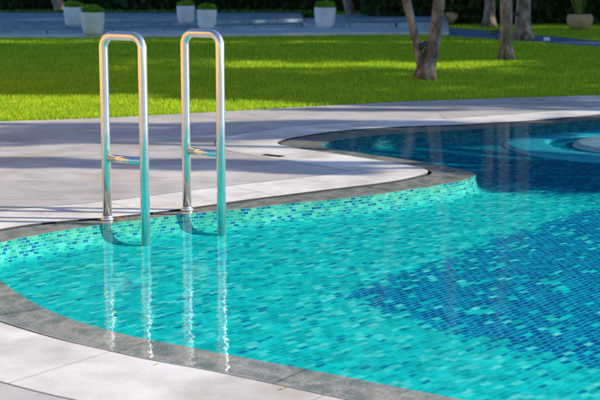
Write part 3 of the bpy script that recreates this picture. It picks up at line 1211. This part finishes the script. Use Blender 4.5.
def shade_tree(label, targets, leaf=0.22, density=1.0, tv=None):
    """targets: shadow centre x, y, half length, half width on the ground, height of the branch that casts it"""
    cl = []
    for (x, y, L, W, z) in targets:
        cl.append((Vector((x, y, 0)) + SUN_H * (z * COT) + Vector((0, 0, z)), L, W))
    mean = sum((c[0] for c in cl), Vector()) / len(cl)
    base = Vector((mean.x + 0.5, mean.y, 0))
    if tv is not None:
        base.y = tv - 0.08 * base.x
    root = empty('shade_tree', base)
    tag(root, label, 'tree', 'shade trees to the right of the pool')
    mb, tb = MB(), MB()
    zc = min(c[0].z for c in cl) * 0.8
    tb.tube(dense([Vector((0, 0, -0.05)), Vector((0.1, 0, zc * 0.5)), Vector((0, 0, zc))], 0.3), 0.16, 12, True, 0.2)
    for c, L, W in cl:
        rz = L * 0.8 / COT
        rx = L * 0.6
        vol = 4 / 3 * PI * rx * W * rz
        nl = int(density * max(160, 34 * PI * W * math.hypot(rz * math.cos(SUN_EL), rx * math.sin(SUN_EL)) / (leaf * leaf) * 0.22))
        lsz = min(leaf, max(0.06, W * 0.7))
        nl = int(nl * (leaf / lsz) ** 2 * 0.6) if lsz < leaf else nl
        for _ in range(nl):
            d = Vector((random.gauss(0, 1), random.gauss(0, 1), random.gauss(0, 1))).normalized() * random.random() ** 0.4
            k = 1 + 0.25 * mnoise.noise(Vector((d.x * 2.5, d.y * 2.5 + c.x, d.z * 2.5)))
            p = c + Vector((d.x * rx, d.y * W, d.z * rz)) * k - base
            mb.leaf(p, lsz * random.uniform(0.7, 1.3), 0.1)
        e = c - base
        tb.tube([Vector((0, 0, zc - 0.2)), Vector((0, 0, zc)).lerp(e, 0.5), e], [0.1, 0.06, 0.02], 8)
    tb.build('trunk', M['bark'], root, True)
    mb.build('crown', M['tree_leaf'], root)
    return root


lab = 'broad shade tree standing outside the view to the right of the pool'
shade_tree(lab, [(-1.9, 8.42, 1.0, 0.25, 3.4), (-0.6, 8.32, 0.9, 0.28, 3.9), (0.1, 8.1, 0.4, 0.2, 3.0)], 0.12, 2.6, 8.55)
shade_tree(lab, [(-2.6, 9.55, 1.3, 0.45, 4.6), (-1.1, 9.95, 1.2, 0.62, 4.9), (-0.2, 10.2, 0.8, 0.45, 4.5), (0.5, 10.5, 0.9, 0.25, 4.2), (-1.9, 10.42, 0.9, 0.10, 3.8)], 0.14, 2.6, 8.85)
shade_tree(lab, [(0.3, 9.72, 0.4, 0.16, 2.6), (0.75, 10.0, 0.4, 0.16, 2.7)], 0.1, 3.6, 8.7)
shade_tree(lab, [(1.25, 10.16, 0.5, 0.2, 2.9), (1.85, 10.42, 0.5, 0.2, 3.0), (2.4, 10.78, 0.5, 0.2, 2.9), (3.0, 11.08, 0.5, 0.2, 3.1)], 0.1, 3.6, 11.9)
shade_tree(lab, [(2.4, 11.95, 1.6, 0.6, 5.2), (0.5, 11.5, 0.9, 0.14, 4.2), (4.0, 11.8, 1.4, 0.7, 4.6)], 0.16, 1.5, 12.1)
shade_tree(lab, [(-4.2, 14.5, 2.6, 1.6, 6.2), (0.0, 14.5, 2.6, 1.8, 6.6), (3.6, 14.7, 2.6, 1.9, 5.6), (1.8, 12.75, 1.7, 0.5, 5.0), (0.9, 12.2, 1.0, 0.4, 4.9), (3.9, 16.7, 1.7, 0.6, 5.7), (-2.0, 14.5, 2.2, 1.5, 6.9), (-0.2, 12.75, 1.4, 0.6, 5.4), (-2.3, 13.15, 1.2, 0.45, 5.8)], 0.24, 2.6)
shade_tree(lab, [(-4.5, 19.0, 3.0, 2.4, 6.4), (0.2, 19.3, 3.0, 2.5, 6.8), (5.0, 19.0, 3.0, 2.3, 6.0), (-3.2, 16.6, 2.4, 0.95, 5.6), (-2.2, 19.3, 2.4, 2.3, 7.0), (2.6, 19.4, 2.4, 2.3, 6.2)], 0.28, 2.4)
shade_tree(lab, [(-6.5, 23.9, 3.4, 2.9, 6.6), (0.0, 24.2, 3.4, 2.9, 7.0), (5.5, 23.9, 3.4, 2.8, 6.2), (-3.2, 24, 2.8, 2.8, 6.9), (2.8, 24, 2.8, 2.8, 6.7)], 0.3, 2.4)
shade_tree(lab, [(-7.5, 28.9, 3.6, 2.8, 6.8), (0.0, 29.2, 3.6, 2.8, 7.2), (6.5, 28.9, 3.6, 2.9, 6.4), (-3.6, 29, 3, 2.8, 7), (3.2, 29, 3, 2.8, 7)], 0.3, 2.4)
shade_tree(lab, [(-7.5, 34.3, 3.8, 3.2, 7.0), (0.0, 34.6, 3.8, 3.2, 7.4), (7.5, 34.3, 3.8, 3.2, 6.6), (-3.8, 34.3, 3.2, 3.0, 7.3), (3.8, 34.3, 3.2, 3.0, 7.0)], 0.32, 2.2)

shade_tree('low leafy shrub added outside the view to shade the far pool',
           [(1.5, 8.2, 0.8, 0.33, 1.75), (2.5, 8.15, 0.8, 0.36, 1.35), (3.4, 8.2, 0.8, 0.36, 0.95), (2.0, 8.6, 0.9, 0.2, 1.55)], 0.13, 2.2)  # unseen shrub, added and shaped to cast shade on the far pool

# ------------------------------------------------------------------ fallen leaves and small things on the deck


def fallen_leaf(u, v, L, rz, mat, label):
    x, y = G(u, v)
    vs = []
    nseg = 8
    for i in range(nseg + 1):
        t = i / nseg
        w = L * 0.28 * math.sin(PI * t) ** 0.8
        zz = L * (0.05 + 0.12 * (2 * t - 1) ** 2)
        vs += [(L * (t - 0.5), -w, zz + L * 0.08), (L * (t - 0.5), 0, zz), (L * (t - 0.5), w, zz + L * 0.08)]
    fs = []
    for i in range(nseg):
        a = 3 * i
        fs += [(a, a + 3, a + 4, a + 1), (a + 1, a + 4, a + 5, a + 2)]
    o = obj('fallen_leaf', vs, fs, M[mat], loc=(x, y, 0.001))
    o.rotation_euler.z = rz
    tag(o, label, 'leaf')
    return o


fallen_leaf(284, 389.5, 0.02, 0.4, 'yellow_leaf', 'tiny yellow leaf on the near deck at the bottom')
fallen_leaf(120.5, 219.2, 0.055, 0.1, 'brown_leaf', 'orange brown leaf beside the flange of the left handrail')
fallen_leaf(157, 365.0, 0.014, 1.2, 'yellow_leaf', 'tiny yellow leaf by the near drain slot')

x, y = G(273, 155.8)
dc = empty('drain_cover', (x, y, 0.0))
tag(dc, 'small dark drain cover on the pale coping of the tongue', 'drain cover')
dc.rotation_euler.z = -0.62
mb = MB()
for k in range(8):
    mb.box((-0.063 + 0.018 * k, 0, 0.003), (0.011, 0.034, 0.002))
mb.build('grate', M['black_metal'], dc)
mb = MB()
mb.box((0, 0.02, 0.0025), (0.15, 0.005, 0.004))
mb.box((0, -0.02, 0.0025), (0.15, 0.005, 0.004))
mb.box((0, 0, 0.0012), (0.15, 0.034, 0.0016))
mb.build('frame', M['black_metal'], dc)

# ------------------------------------------------------------------ unseen building added at the left to put a gold gleam in the steel
hw = empty('reflection_building', (-9.2, 7, 0))
tag(hw, 'unseen ochre building added left of the pool for gold reflections', 'building')
mb = MB()
mb.box((0, 0, 2.0), (5, 20, 4.0))
mb.build('wall', M['warm_wall'], hw)
mb = MB()
mb.prism([(-2.8, -10.6), (2.8, -10.6), (2.8, 10.6), (-2.8, 10.6)], 4.0, 4.25)
mb.build('roof', M['warm_roof'], hw)
for k in range(5):
    mb = MB()
    mb.box((2.5, -8 + 4 * k, 2.2), (0.06, 1.3, 1.5))
    w = mb.build('window', M['window_glass'], hw)

# ------------------------------------------------------------------ light
world = bpy.data.worlds.new('World')
scene.world = world
world.use_nodes = True
nt = world.node_tree
nt.nodes.clear()
sky = nt.nodes.new('ShaderNodeTexSky')
sky.sky_type = 'NISHITA'
sky.sun_disc = False
sky.sun_elevation = SUN_EL
sky.sun_rotation = math.atan2(SUN_DIR.x, SUN_DIR.y)
sky.air_density = 1.0
sky.dust_density = 0.15
sky.ozone_density = 3.0
bg = nt.nodes.new('ShaderNodeBackground')
bg.inputs[1].default_value = 0.205
wo = nt.nodes.new('ShaderNodeOutputWorld')
tint = nt.nodes.new('ShaderNodeMix')
tint.data_type = 'RGBA'
tint.blend_type = 'MULTIPLY'
tint.inputs[0].default_value = 1.0
tint.inputs[7].default_value = (0.80, 0.95, 1.17, 1)
nt.links.new(sky.outputs[0], tint.inputs[6])
nt.links.new(tint.outputs[2], bg.inputs[0])
nt.links.new(bg.outputs[0], wo.inputs[0])

sl = bpy.data.lights.new('sun', 'SUN')
sl.energy = 6.8
sl.angle = math.radians(0.53)
sl.color = (1.0, 0.905, 0.755)
so = bpy.data.objects.new('sun', sl)
COL.objects.link(so)
so.rotation_euler = SUN_DIR.to_track_quat('Z', 'Y').to_euler()
so.location = (10, 0, 10)

# ------------------------------------------------------------------ camera
cam = bpy.data.cameras.new('camera')
cam.sensor_width = 36
cam.lens = F / 600 * 36
cam.clip_start = 0.05
cam.clip_end = 3000
cam.dof.use_dof = True
cam.dof.focus_distance = 6.4
cam.dof.aperture_fstop = 6.3
co = bpy.data.objects.new('camera', cam)
COL.objects.link(co)
co.location = (0, 0, CH)
co.rotation_euler = (PI / 2 - PITCH, 0, 0)
scene.camera = co

scene.render.engine = 'CYCLES'
scene.view_settings.view_transform = 'Standard'
scene.view_settings.look = 'None'
scene.view_settings.exposure = 0
scene.cycles.use_denoising = True
scene.cycles.max_bounces = 10
scene.cycles.transparent_max_bounces = 12
scene.cycles.sample_clamp_indirect = 14
